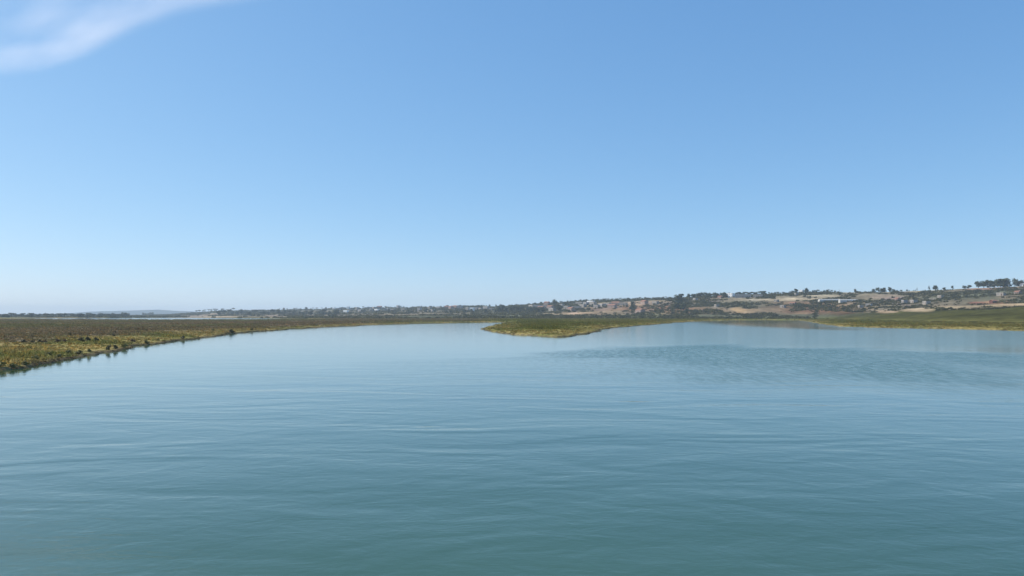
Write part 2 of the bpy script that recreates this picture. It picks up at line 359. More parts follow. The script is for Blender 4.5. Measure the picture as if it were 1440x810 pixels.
def build_far_hills():
    pxs = np.arange(-500, 420, 5.0); prof = np.interp(pxs, [-500, -200, 0, 90, 130, 160, 200, 225, 260, 300, 420], [440, 441, 442, 441, 438.2, 437.6, 436.2, 435.8, 437.2, 439.5, 442.5])
    prof = prof + (fbm(pxs / 30, pxs * 0, 71) - .5) * 1.2
    Ys = np.linspace(6200, 7800, 14); PX, YY = np.meshgrid(pxs, Ys); X = (PX - 720) / F * YY
    top = CAMZ + (HOR - prof) / F * 7200
    t = (YY - 6200) / 1000.0; s = np.where(t < 1, sstep(0, 1, t), 1 - .5 * sstep(1, 1.6, t))
    Z = -.5 + s * (top[None] + .5) + (fbm(X / 300, YY / 300, 73) - .5) * 6 * s
    n, k = X.shape; idx = np.arange(n * k).reshape(n, k)
    q = np.stack([idx[:-1, :-1], idx[:-1, 1:], idx[1:, 1:], idx[1:, :-1]], -1).reshape(-1, 4)
    col = np.array((.05, .055, .05)) * (.6 + .8 * fbm(X / 150, YY / 150, 75))[..., None]
    me = mesh_np('distant_hills', np.stack([X, YY, Z], -1).reshape(-1, 3), q, SLOPE, col.reshape(-1, 3), True)
    put(bpy.data.objects.new('distant_hills', me), kind='structure')
build_far_hills()

# ------------------------------------------------------------------ ground cover (stuff)
LEAFC = tint_mat('marsh_leaves', rough=.8, scale=3.0, var=.2, thin=.35)
def tuft_mesh(name, X, Y, Z, size, height, col, K, mat, spread=.5, jit=.35):
    n = len(X)
    a = rng.uniform(0, 2 * np.pi, (n, K)); rr = np.sqrt(rng.uniform(0, 1, (n, K))) * size[:, None] * spread
    bx, by = X[:, None] + rr * np.cos(a), Y[:, None] + rr * np.sin(a)
    hh = height[:, None] * rng.uniform(.45, 1.0, (n, K)) * (1 - .45 * (rr / (size[:, None] * spread + 1e-6)) ** 2)
    wv = size[:, None] * rng.uniform(.14, .30, (n, K)); th = rng.uniform(0, np.pi, (n, K))
    lean = rng.uniform(.0, .5, (n, K)) * hh
    p0 = np.stack([bx - wv * np.cos(th), by - wv * np.sin(th), Z[:, None] + hh * rng.uniform(-.1, .35, (n, K))], -1)
    p1 = np.stack([bx + wv * np.cos(th), by + wv * np.sin(th), Z[:, None] + hh * rng.uniform(-.1, .35, (n, K))], -1)
    p2 = np.stack([bx + lean * np.cos(a), by + lean * np.sin(a), Z[:, None] + hh], -1)
    V = np.stack([p0, p1, p2], 2).reshape(-1, 3)
    Fc = np.arange(len(V)).reshape(-1, 3)
    cj = col[:, None, :] * rng.uniform(1 - jit, 1 + jit, (n, K, 1))
    cc = np.repeat(cj.reshape(-1, 3), 3, 0)
    return mesh_np(name, V, Fc, mat, cc)
def build_cover():
    n = 210000
    Y = rng.uniform(58 ** .5, 950 ** .5, n) ** 2; px = rng.uniform(-120, 1560, n); X = (px - 720) / F * Y
    sd = land_sd(X, Y); k = sd > .1
    X, Y, sd = X[k], Y[k], sd[k]
    Z, sd, ch, b, Y0, Yr = ground(X, Y, sd)
    k = b < .6; X, Y, Z, sd, ch, b = X[k], Y[k], Z[k], sd[k], ch[k], b[k]
    col = base_colour(X, Y, Z, sd, ch, b)
    pn = fbm(X / 3.5, Y / 3.5, 81); hn = fbm(X / 11, Y / 11, 83)
    # bare patches on the terrace
    keep = rng.uniform(0, 1, len(X)) < .35 + 1.2 * sstep(.32, .5, pn)
    X, Y, Z, sd, col, pn, hn = [v[keep] for v in (X, Y, Z, sd, col, pn, hn)]
    size = (.34 + Y * .0017) * rng.uniform(.6, 1.5, len(X))
    ht = (.14 + .40 * sstep(.40, .7, hn) + .16 * sstep(12, 26, sd)) * rng.uniform(.6, 1.3, len(X)) + Y * .0002
    ht *= (sstep(-.5, 3.5, sd) * .7 + .3) * (1 - .45 * sstep(24, 45, sd))
    g = rng.uniform(0, 1, len(X)); warm = np.array((1.2, 1.0, .75)); cool = np.array((.80, .92, .75))
    col = col * np.where((g < .3)[:, None], warm, np.where((g > .8)[:, None], cool, 1.0)) * rng.uniform(.85, 1.25, (len(X), 1))
    me = tuft_mesh('marsh_grass', X, Y, Z, size, ht, col, 10, LEAFC)
    put(bpy.data.objects.new('marsh_grass', me), kind='stuff', label='low olive and yellow salt marsh plants covering the flat banks', cat='marsh plants')
build_cover()
def build_scrub():
    n = 45000
    px = rng.uniform(-60, 1500, n); Ys, Zs, Cs = levels(px)
    f = rng.uniform(-.05, 1.03, n); Y = Ys[0] + (Ys[5] - Ys[0]) * f; X = (px - 720) / F * Y
    sd = land_sd(X, Y); Z, sd, ch, b, Y0, Yr = ground(X, Y, sd)
    c = base_colour(X, Y, Z, sd, ch, b); lum = c.mean(1)
    clump = fbm(X / 45, Y / 45, 91)
    p = sstep(.17, .07, lum) * sstep(.33, .55, clump)
    p = p * np.where((px > 830) & (px < 945) & (f < .75), .45, 1.0) * np.where((px > 290) & (px < 720), .5, 1.0) * np.where((px > 1150) & (f < .30), .0, 1.0)
    k = (rng.uniform(0, 1, n) < p * 1.0) & (sd > 4) & (b > .3)
    X, Y, Z, c = X[k], Y[k], Z[k], c[k]
    s = rng.uniform(1.6, 4.2, len(X)) * np.clip(Y / 1000, .6, 1.7)
    base = np.array((.048, .052, .026)) + rng.uniform(0, 1, (len(X), 1)) ** 1.3 * np.array((.100, .080, .036))
    me = tuft_mesh('hillside_scrub', X, Y, Z - .2, s * 1.3, s * .8, base, 22, LEAFC)
    put(bpy.data.objects.new('hillside_scrub', me), kind='stuff', label='dark green scrub bushes dotted over the far hillsides', cat='scrub')
build_scrub()

# ------------------------------------------------------------------ trees
BARK = flat_mat('bark', (.09, .07, .05), .95, .3, 6)
LEAF = {'pine': leaf_mat('pine_needles', (.022, .034, .020), (.056, .072, .038)),
        'gum': leaf_mat('grey_green_leaves', (.035, .055, .035), (.085, .105, .062)),
        'bush': leaf_mat('dark_green_leaves', (.026, .038, .020), (.072, .084, .038)),
        'cypress': leaf_mat('cypress_leaves', (.015, .026, .017), (.040, .055, .030)),
        'marsh': leaf_mat('saltbush_leaves', (.045, .045, .020), (.120, .110, .044)),
        'marsh_red': leaf_mat('reddish_saltbush_leaves', (.075, .046, .028), (.145, .090, .048)),
        'marsh_green': leaf_mat('green_saltbush_leaves', (.100, .108, .034), (.220, .205, .070))}
def tube(V, Fc, pts, rads, seg=6):
    rings = []
    for p, r in zip(pts, rads):
        rings.append(len(V)); V.extend([(p[0] + r * math.cos(2 * math.pi * i / seg), p[1] + r * math.sin(2 * math.pi * i / seg), p[2]) for i in range(seg)])
    for a, b in zip(rings, rings[1:]):
        for i in range(seg):
            j = (i + 1) % seg; Fc.append((a + i, a + j, b + j, b + i))
def tree_meshes(kind, seed):
    """unit tree, 1 m high: tapered trunk with limbs, crown of small leaf clumps with gaps"""
    r = random.Random(seed); V, Fc = [], []
    spec = {'pine': (.50, .50, .20, 9, .55), 'gum': (.36, .38, .33, 13, .14), 'bush': (.48, .45, .38, 13, .05), 'cypress': (.16, .16, .44, 9, .12),
            'marsh': (.62, .62, .40, 8, .05)}[kind]
    rx, ry, rz, nl, clear = spec
    lobes = []
    for i in range(nl):
        a = r.uniform(0, 2 * math.pi); q = math.sqrt(r.random()) * .62
        zc = clear + (1 - clear) * (.18 + .70 * (i + .5) / nl) if kind in ('gum', 'cypress') else clear + (1 - clear) * (r.uniform(.28, .78) if kind == 'pine' else (.06 + .7 * i / nl if kind == 'marsh' else r.uniform(.12, .80)))
        sh = {'cypress': max(.35, 1.15 - zc), 'marsh': 1.25 - .75 * zc, 'bush': 1.12 - .3 * zc}.get(kind, 1.0)
        lobes.append((q * rx * math.cos(a) * sh, q * ry * math.sin(a) * sh, zc, r.uniform(.42, .62) * rx * sh, r.uniform(.14, .24) * (1.0 if kind != 'pine' else .7)))
    tw = {'pine': .030, 'gum': .022, 'bush': .03, 'cypress': .02, 'marsh': .02}[kind]
    bend = (r.uniform(-.05, .05), r.uniform(-.05, .05))
    tube(V, Fc, [(0, 0, -.03), (bend[0] * .4, bend[1] * .4, clear * .6), (bend[0], bend[1], clear + .12), (bend[0] * 1.5, bend[1] * 1.5, .80)], [tw * 1.3, tw, tw * .75, tw * .2])
    for L in lobes[:5]:
        tube(V, Fc, [(bend[0], bend[1], clear * .85), ((L[0] + bend[0]) * .55, (L[1] + bend[1]) * .55, (clear + L[2]) * .5), (L[0], L[1], L[2])], [tw * .6, tw * .4, tw * .12], 5)
    trunk = mesh_np('trunk_' + kind, np.array(V), np.array(Fc), BARK, None, True)
    P = []
    per = {'marsh': 26}.get(kind, 30)
    for (lx, ly, lz, lr, lh) in lobes:
        for i in range(per):
            a = r.uniform(0, 2 * math.pi); cz = r.uniform(-.75, 1); sq = math.sqrt(max(0, 1 - cz * cz)); m = r.uniform(.55, 1.08)
            c = np.array((lx + lr * sq * math.cos(a) * m, ly + lr * sq * math.sin(a) * m, lz + lh * cz * m))
            nrm = np.array((sq * math.cos(a), sq * math.sin(a), cz * .8 + .3)) + np.array([r.uniform(-.6, .6) for _ in range(3)])
            nrm /= np.linalg.norm(nrm); tt = np.cross(nrm, (r.uniform(-1, 1), r.uniform(-1, 1), r.uniform(-1, 1))); tt /= np.linalg.norm(tt) + 1e-9; bb = np.cross(nrm, tt)
            s = lr * r.uniform(.22, .42) if kind != 'cypress' else lr * r.uniform(.3, .5)
            P.append([c + tt * s, c + bb * s * .8 + nrm * s * .15, c - tt * s * .9, c - bb * s * .8 - nrm * s * .1])
    P = np.array(P).reshape(-1, 3); zmax = P[:, 2].max(); P[:, 2] = np.where(P[:, 2] > 0, P[:, 2] / zmax, P[:, 2])
    P[:, 2] = np.maximum(P[:, 2], .0)
    return trunk, mesh_np('crown_' + kind, P, np.arange(len(P)).reshape(-1, 4))
TREE = {}
for ki, kind in enumerate(('pine', 'gum', 'bush', 'cypress', 'marsh')):
    TREE[kind] = [tree_meshes(kind, 100 * ki + s) for s in range(4)]
CROWN = {}
def crown_mesh(kind, i, leaf):
    k = (kind, i, leaf)
    if k not in CROWN:
        me = TREE[kind][i][1].copy(); me.materials.append(LEAF[leaf]); CROWN[k] = me
    return CROWN[k]
def at1(fn, *a): return float(np.asarray(fn(*[np.array([q], float) for q in a])[0])[0])
def gz(X, Y): return at1(ground, X, Y)
YMARCH = np.geomspace(60, 3000, 900)
def place(px, row):
    """where the sight line through a column and row of the photo meets the ground; beyond the skyline: on the crest"""
    Y = YMARCH; X = (px - 720) / F * Y
    z, sd, ch, b, Y0, Yr = ground(X, Y)
    rr = row_of(Y, z); ok = (rr <= row) & (z > .1)
    i = int(np.argmax(ok)) if ok.any() else int(np.argmin(np.where(Y > Y0, rr, 1e9)))
    return float(X[i]), float(Y[i]), float(z[i])
def tree(px, row, hpx, kind, label, group=None, leaf=None, wide=1.0, name='tree'):
    x, y, z = place(px, row); h = hpx * y / F
    i = random.randrange(4); tm = TREE[kind][i][0]
    t = bpy.data.objects.new(name, None); t.location = (x, y, z - .05 * h * 0); t.rotation_euler = (0, 0, random.uniform(0, 6.28)); t.empty_display_size = 1
    put(t, label, 'tree' if name.endswith('tree') else 'shrub', group)
    t.scale = (h * wide, h * wide, h)
    put(bpy.data.objects.new('trunk' if name.endswith('tree') else 'stem', tm), parent=t)
    put(bpy.data.objects.new('crown' if name.endswith('tree') else 'foliage', crown_mesh(kind, i, leaf or kind)), parent=t)
    return t
ORD = ['first', 'second', 'third', 'fourth', 'fifth', 'sixth', 'seventh', 'eighth', 'ninth', 'tenth', 'eleventh', 'twelfth', 'thirteenth', 'fourteenth',
       'fifteenth', 'sixteenth', 'seventeenth', 'eighteenth', 'nineteenth', 'twentieth']
def nth(i, n, label, word):
    """things in a row that one can count off are told apart by their place in it"""
    if n > 20: return label
    if n == 1: return label
    pre, post = label.split(' ' + word + ' ', 1)
    return '%s %s %s from left %s' % (ORD[i], pre, word, post)
def row_of_trees(x0, x1, n, rowfn, h0, h1, kinds, label, group, wide=(1, 1.4)):
    for i in range(n):
        px = x0 + (x1 - x0) * (i + random.uniform(.1, .9)) / n
        k = random.choice(kinds)
        tree(px, rowfn(px) if callable(rowfn) else rowfn + random.uniform(-.6, .6), random.uniform(h0, h1), k, nth(i, n, label, 'tree'), group, None, random.uniform(*wide),
             {'pine': 'pine_tree', 'gum': 'eucalyptus_tree', 'bush': 'tree', 'cypress': 'cypress_tree'}[k])
sky_row = lambda px: 380.0                                     # any row above the skyline: the crest
# crest of the right hill
for px, row, hp, k, wd, lab in [
    (1202.5, 380, 5.5, 'bush', 1.0, 'small lone dark round tree on the bare crest right of the white greenhouses'),
    (1229, 380, 5.0, 'bush', 1.3, 'low dark tree at the left end of the loose crest clump'),
    (1235, 380, 7.0, 'gum', 1.3, 'loose pale tree, tallest of the small crest clump'),
    (1240, 380, 5.5, 'bush', 1.3, 'low tree between the pale tree and the small round tree of the crest clump'),
    (1244, 380, 6.5, 'bush', .9, 'small round dark tree closing the right side of the crest clump'),
    (1252, 380, 7.0, 'bush', .9, 'small dark round tree standing just right of the crest clump'),
    (1257, 380, 4.0, 'bush', 1.5, 'low bushy tree beside the small round tree on the crest'),
    (1290, 380, 6.0, 'cypress', 1.2, 'thin upright dark tree alone on the crest'),
    (1307, 380, 7.5, 'cypress', 2.0, 'dark pointed cone shaped tree on the crest, left of a pair'),
    (1316, 380, 7.0, 'bush', 1.1, 'dark squarish tree right of the cone shaped tree on the crest'),
    (1328, 380, 3.5, 'bush', 1.4, 'low bush between the dark pair and the pale crest tree'),
    (1340, 380, 5.5, 'gum', 1.0, 'small pale greyish tree alone on the crest'),
    (1357, 380, 4.5, 'bush', 1.6, 'low dark tree at the foot of the big grove on the left'),
    (1363, 380, 5.0, 'bush', 1.6, 'low dark spreading tree touching the left side of the big grove'),
    (1376, 380, 9.9, 'gum', 1.7, 'lighter green leafy tree at the left end of the big grove'),
    (1384, 380, 10.8, 'gum', 1.7, 'second leafy green tree from the left in the big grove'),
    (1392, 380, 11.2, 'bush', 1.4, 'mid green tree in the middle of the big grove'),
    (1400, 380, 11.7, 'bush', 1.4, 'dark green tree right of the middle of the big grove'),
    (1407, 380, 12.4, 'bush', 1.3, 'dark tree just left of the tallest tree of the big grove'),
    (1412, 380, 13.0, 'bush', 1.2, 'tallest darkest tree near the right end of the big grove'),
    (1416, 380, 11.2, 'bush', 1.2, 'dark tree at the right end of the big grove'),
    (1427, 380, 12.0, 'gum', 1.0, 'ragged dark tree separate from the big grove, to its right'),
    (1433, 380, 8.0, 'bush', 1.2, 'dark low tree between the ragged tree and the edge of view'),
    (1438, 380, 9.0, 'bush', 1.2, 'dark tree cut by the right edge of view behind a white house'),
    (1120, 380, 7.0, 'bush', 1.0, 'dark round tree left of the small white house on the middle crest'),
    (1115, 380, 5.0, 'bush', 1.2, 'low dark tree left of the round one by the small white house'),
    (1134, 380, 7.5, 'bush', 1.1, 'dark round tree right of the small white house on the middle crest'),
    (780, 432, 12, 'bush', .85, 'tall dark tree standing above the pale houses left of centre'),
    (786, 437, 9, 'bush', 1.2, 'dark spreading tree below the tall tree left of centre'),
    (889, 437, 14, 'bush', .75, 'big lone dark tree halfway up the pink slope'),
    (893, 439, 8, 'bush', 1.0, 'small dark tree at the foot of the big lone tree on the pink slope'),
    (953, 428, 14, 'bush', .8, 'dark tree topping the stacked clump left of the long grove'),
    (957, 424, 11, 'bush', 1.0, 'dark tree right at the top of the stacked clump left of the long grove'),
    (953, 435, 11, 'bush', 1.2, 'dark tree low on the left side of the stacked clump'),
    (961, 436, 12, 'bush', 1.0, 'dark tree low on the right side of the stacked clump'),
    (965, 441, 8, 'bush', .9, 'lowest dark tree below the stacked clump, by the marsh edge'),
]:
    nm = {'gum': 'eucalyptus_tree', 'cypress': 'cypress_tree'}.get(k, 'tree')
    tree(px, row, hp, k, lab, None, None, wd, nm)
row_of_trees(968, 1024, 17, 418.5, 5.5, 8.0, ['bush', 'pine', 'bush', 'gum'], 'dark tree in the long grove left of the bright white house', 'trees of the long grove by the white house')
row_of_trees(1034, 1076, 13, sky_row, 4.0, 6.0, ['bush', 'pine'], 'dark tree in the row on the crest right of the white house', 'trees in the row right of the white house')
row_of_trees(1076, 1112, 9, sky_row, 2.0, 4.0, ['bush', 'pine'], 'small dark tree along the dip of the middle crest', 'small trees along the dip of the crest')
row_of_trees(1138, 1182, 14, sky_row, 2.5, 4.5, ['bush', 'pine', 'cypress'], 'small dark tree in the row on the crest above the white greenhouses', 'crest trees above the greenhouses')
row_of_trees(1258, 1292, 7, sky_row, 1.5, 3.0, ['bush'], 'very low bush tree along the right crest', 'low trees along the right crest')
for a_, b_, w_ in ((800, 851, 'left'), (851, 902, 'middle'), (902, 952, 'right')):
    row_of_trees(a_, b_, 15, sky_row, 2.0, 3.6, ['bush', 'pine'], 'dark tree in the %s third of the crest above the pink slope' % w_, 'tree line behind the pink slope')
row_of_trees(700, 764, 20, 438.5, 6.5, 10.5, ['bush', 'gum', 'cypress', 'pine'], 'dark tree in the thick belt between the marsh and the pale houses', 'tree belt below the pale houses')
row_of_trees(740, 800, 11, sky_row, 2.0, 4.0, ['bush', 'pine'], 'dark tree on the crest behind the pale houses', 'crest trees behind the pale houses')
row_of_trees(800, 885, 14, 432, 3.0, 5.0, ['bush', 'gum'], 'dark tree scattered among the houses of the middle slope', 'trees among the houses of the middle slope')
for a_, b_, w_ in ((480, 590, 'left'), (590, 700, 'right')):
    row_of_trees(a_, b_, 17, sky_row, 1.4, 3.2, ['bush', 'pine'], 'dark tree on the %s half of the crest above the hazy village' % w_, 'crest trees above the hazy village')
row_of_trees(500, 700, 20, 439.5, 3.0, 5.0, ['bush', 'gum'], 'dark hazy tree at the foot of the village slope', 'trees at the foot of the village slope')
row_of_trees(274, 330, 13, sky_row, 2.0, 4.0, ['pine'], 'bluish tree on the far left ridge', 'trees on the far left ridge')
for a_, b_, w_ in ((306, 393, 'left'), (393, 480, 'right')):
    row_of_trees(a_, b_, 14, 443, 5.0, 8.0, ['bush', 'gum', 'pine'], 'bluish tree in the %s half of the belt under the far ridge' % w_, 'tree belt at the foot of the far left ridge')
row_of_trees(390, 480, 14, sky_row, 2.0, 3.5, ['bush', 'pine'], 'bluish tree along the crest left of the hazy village', 'crest trees left of the hazy village')
for a_, b_, w_ in ((-6, 56, 'left'), (56, 119, 'middle'), (119, 182, 'right')):
    row_of_trees(a_, b_, 15, 446.2, 4.6, 6.4, ['bush', 'pine'], 'bluish tree in the %s third of the left horizon tree line' % w_, 'tree line on the horizon behind the left marsh', (1.2, 1.9))
row_of_trees(199, 217, 5, sky_row, 3.0, 4.5, ['bush'], 'small bluish tree beyond the pale strip of water', 'trees beyond the pale strip of water')

# saltbushes on the near left bank, each one a thing
for px, row, hp, leaf, wd, lab in [
    (34, 481.5, 5.0, 'marsh', 1.7, 'darkest low saltbush at the back of the yellow terrace on the left bank'),
    (22, 482, 3.5, 'marsh', 1.7, 'low dark saltbush left of the darkest one on the left bank'),
    (46, 481.5, 3.5, 'marsh', 1.7, 'low dark saltbush right of the darkest one on the left bank'),
    (58, 481.5, 4.5, 'marsh', 1.5, 'low dark saltbush in the middle of the line behind the yellow terrace'),
    (64, 481.5, 3.5, 'marsh_red', 1.5, 'brown saltbush right of the middle of the line behind the yellow terrace'),
    (82, 481, 5.0, 'marsh_red', 1.5, 'rusty brown saltbush left of the small tall bush behind the terrace'),
    (100, 473, 5.0, 'marsh', .8, 'small upright dark bush standing up from the grey marsh'),
    (92, 480.5, 4.0, 'marsh_red', 1.5, 'rusty brown saltbush between two darker ones behind the terrace'),
    (116, 480.5, 7.5, 'marsh', 1.0, 'dark blackish saltbush, left one of the dark pair'),
    (124, 480.5, 8.0, 'marsh', 1.0, 'large blackish saltbush in the middle of the dark clump on the bank'),
    (136, 480.5, 7.0, 'marsh', 1.0, 'round blackish saltbush, right of the dark clump on the bank'),
    (154, 492, 7., 'marsh', 1.1, 'dark bush standing at the waterline, left one of a pair'),
    (163, 490.5, 6.5, 'marsh', 1.1, 'dark bush standing at the waterline, right one of a pair'),
    (176, 488.5, 6.0, 'marsh_green', 1.3, 'round dark green bush overhanging the water on the left bank'),
    (188, 481, 5.0, 'marsh_red', 1.2, 'reddish brown bush behind the round green bush on the left bank'),
    (160, 472.5, 3.6, 'marsh', 1.4, 'small dark bush in the marsh above the pair of waterline bushes'),
    (207, 483, 5.0, 'marsh_green', 1.2, 'green bush at the waterline left of the reddish tuft'),
    (3, 516, 8., 'marsh_green', 1.6, 'green saltbush at the water edge, leftmost in view'),
    (20, 516, 6., 'marsh_green', 1.6, 'dark green saltbush at the water edge second from the left'),
    (36, 513, 6., 'marsh_green', 1.5, 'green saltbush at the water edge below the yellow terrace'),
    (52, 505, 6., 'marsh_green', 1.5, 'green saltbush on the terrace slope near the left water edge'),
    (70, 500, 6., 'marsh_green', 1.5, 'green saltbush in the middle of the terrace slope'),
    (84, 503, 6., 'marsh_green', 1.5, 'rounded green saltbush near the water, middle of the terrace'),
    (98, 497, 6., 'marsh_green', 1.4, 'green saltbush on the right part of the terrace'),
    (112, 498, 6., 'marsh', 1.4, 'dark green saltbush on the right part of the terrace near the water'),
    (126, 495, 5., 'marsh_green', 1.4, 'green saltbush at the right end of the terrace by the water'),
    (258, 476, 4.5, 'marsh', 1.2, 'dark bush at the waterline where the left bank narrows'),
    (326, 467.5, 5.0, 'marsh', 1.3, 'dark round bush at the waterline of the far left bank'),
    (300, 465, 3.2, 'marsh_green', 1.5, 'yellow green bush left of the dark round bush on the far left bank'),
    (355, 464.5, 3.2, 'marsh', 1.4, 'small dark bush right of the dark round bush on the far left bank'),
]:
    tree(px, row, hp, 'marsh', lab, None, leaf, wd, 'saltbush')

# ------------------------------------------------------------------ houses
WALLM = {'white': flat_mat('white_render', (.80, .79, .76), .8, .06, .6), 'cream': flat_mat('cream_render', (.30, .265, .225), .85, .15, .5),
         'grey': flat_mat('grey_block_wall', (.30, .28, .26), .9, .15, .5), 'pink': flat_mat('pink_render', (.30, .21, .17), .85, .15, .5),
         'rust': flat_mat('rust_red_wall', (.11, .035, .025), .8, .2, .5)}
ROOFM = {'tile': flat_mat('clay_tiles', (.26, .12, .075), .9, .25, 1.2), 'flat': flat_mat('flat_concrete_roof', (.34, .32, .30), .9, .15, .6),
         'sheet': flat_mat('grey_sheet_roof', (.20, .20, .21), .6, .15, .8)}
GLASS, _t, _b = new_mat('window_glass'); _b.inputs['Base Color'].default_value = (.02, .025, .03, 1); _b.inputs['Roughness'].default_value = .15
WOOD = flat_mat('painted_door', (.10, .06, .04), .7, .2, 2)
FRAME = flat_mat('window_frame_paint', (.45, .43, .40), .6, .1, 2)
def box(V, Fc, x0, x1, y0, y1, z0, z1):
    s = len(V); V += [(x0, y0, z0), (x1, y0, z0), (x1, y1, z0), (x0, y1, z0), (x0, y0, z1), (x1, y0, z1), (x1, y1, z1), (x0, y1, z1)]
    Fc += [(s, s + 3, s + 2, s + 1), (s + 4, s + 5, s + 6, s + 7), (s, s + 1, s + 5, s + 4), (s + 1, s + 2, s + 6, s + 5), (s + 2, s + 3, s + 7, s + 6), (s + 3, s, s + 4, s + 7)]
def bmesh_of(name, fn, mat):
    V, Fc = [], []; fn(V, Fc); me = bpy.data.meshes.new(name); me.from_pydata(V, [], Fc); me.update(); me.materials.append(mat); return me
HM = {}
def house_parts(wd, dp, ht, style):
    key = (wd, dp, ht, style)
    if key in HM: return HM[key]
    w2, d2 = wd / 2, dp / 2; storeys = 2 if ht > 5 else 1; parts = []
    def walls(V, Fc):
        box(V, Fc, -w2, w2, -d2, d2, -1.5, ht)
        if style == 'tile':
            s = len(V); rh = d2 * .42                    # gable ends
            for sx in (-w2, w2):
                V += [(sx, -d2, ht + .002), (sx, d2, ht + .002), (sx, 0, ht + rh)]
            Fc += [(s, s + 1, s + 2), (s + 3, s + 5, s + 4)]
        else:
            for a in ((-w2, w2, -d2, -d2 + .2), (-w2, w2, d2 - .2, d2), (-w2, -w2 + .2, -d2 + .2, d2 - .2), (w2 - .2, w2, -d2 + .2, d2 - .2)):
                box(V, Fc, *a, ht + .001, ht + .6)       # parapet
    def roof(V, Fc):
        if style == 'tile':
            rh = d2 * .42; e = .35
            for sy in (-1, 1):
                s = len(V)
                V += [(-w2 - e, sy * (d2 + e), ht - .1), (w2 + e, sy * (d2 + e), ht - .1), (w2 + e, 0, ht + rh + .14), (-w2 - e, 0, ht + rh + .14)]
                V += [(a, b_, c + .14) for a, b_, c in V[s:s + 4]]
                Fc += [(s, s + 1, s + 2, s + 3), (s + 7, s + 6, s + 5, s + 4), (s, s + 4, s + 5, s + 1), (s, s + 3, s + 7, s + 4), (s + 1, s + 5, s + 6, s + 2)]
        else: box(V, Fc, -w2 + .21, w2 - .21, -d2 + .21, d2 - .21, ht + .005, ht + .12)
    def chimney(V, Fc):
        box(V, Fc, w2 * .35, w2 * .35 + .6, -.3 + d2 * .3, .3 + d2 * .3, ht, ht + d2 * .42 + .7); box(V, Fc, w2 * .35 - .08, w2 * .35 + .68, -.38 + d2 * .3, .38 + d2 * .3, ht + d2 * .42 + .703, ht + d2 * .42 + .85)
    win = []
    nw = max(2, int(wd / 3))
    for s in range(storeys):
        for i in range(nw):
            cx = -w2 + wd * (i + .5) / nw
            if s == 0 and i == nw // 2: continue
            win.append((cx, 1.0 + s * 3.0))
    def pane(V, Fc): box(V, Fc, -.5, .5, -.03, .05, .06, 1.14)
    def frame(V, Fc):
        for a in ((-.6, -.5, 0, 1.2), (.5, .6, 0, 1.2), (-.5, .5, 0, .06), (-.5, .5, 1.14, 1.2), (-.03, .03, .06, 1.14)):
            box(V, Fc, a[0], a[1], -.07, .02, a[2], a[3])
    def door(V, Fc): box(V, Fc, -.5, .5, -.06, .03, 0, 2.1); box(V, Fc, -.62, -.5, -.09, .02, 0, 2.2); box(V, Fc, .5, .62, -.09, .02, 0, 2.2)
    cxd = -w2 + wd * (nw // 2 + .5) / nw
    HM[key] = (bmesh_of('house_wall', walls, None) if 0 else walls, bmesh_of('house_roof', roof, ROOFM[style]), bmesh_of('house_chimney', chimney, WALLM['cream']) if style == 'tile' else None,
               win, bmesh_of('window_pane', pane, GLASS), bmesh_of('window_frame', frame, FRAME), bmesh_of('house_door', door, WOOD), cxd, d2)
    return HM[key]
WM = {}
def house(px, row, wd, dp, ht, style, wall, label, group=None, rot=None, name='house', cat='house'):
    x, y, z = place(px, row)
    t = bpy.data.objects.new(name, None); t.location = (x, y, z)
    t.rotation_euler = (0, 0, (math.atan2(-x, y) if rot is None else 0) + (random.uniform(-1.15, -.35) if rot is None else rot))
    put(t, label, cat, group)
    wfn, rf, ch, win, pn, fr, dr, cxd, d2 = house_parts(wd, dp, ht, style)
    k = (wd, dp, ht, style, wall)
    if k not in WM: WM[k] = bmesh_of('house_wall', wfn, WALLM[wall])
    put(bpy.data.objects.new('wall', WM[k]), parent=t)
    r = put(bpy.data.objects.new('roof', rf), parent=t)
    if ch: put(bpy.data.objects.new('chimney', ch), parent=r)
    d = put(bpy.data.objects.new('door', dr), parent=t); d.location = (cxd, -d2, 0)
    for wx, wz in win:
        o = put(bpy.data.objects.new('window', fr), parent=t); o.location = (wx, -d2, wz)
        put(bpy.data.objects.new('pane', pn), parent=o)
    return t
house(1027.5, 418.2, 10, 7, 5.6, 'flat', 'white', 'bright white block of a house on the middle crest among dark trees', rot=-.85, name='white_house')
house(1127, 408.5, 6, 5, 4.4, 'flat', 'white', 'small white house between two dark round trees on the middle crest', rot=-.85, name='white_house')
house(1416, 403.5, 7, 5, 3.2, 'flat', 'white', 'low white house under the right end of the big grove', rot=-.8, name='white_house')
house(1439, 402.5, 6, 5, 3.2, 'flat', 'white', 'low white house at the right edge of view on the hilltop', rot=-.8, name='white_house')
house(1397, 426.3, 5, 4, 1.8, 'tile', 'rust', 'rust red shed at the foot of the dry right hill', rot=.15, name='shed', cat='shed')
house(1045, 418.5, 22, 8, 4.4, 'sheet', 'grey', 'long grey hall beside the bright white house', rot=-.35, name='farm_hall', cat='hall')
house(1066, 418.3, 12, 7, 3.6, 'sheet', 'cream', 'pale low building right of the long grey hall', rot=-.5, name='farm_building', cat='building')
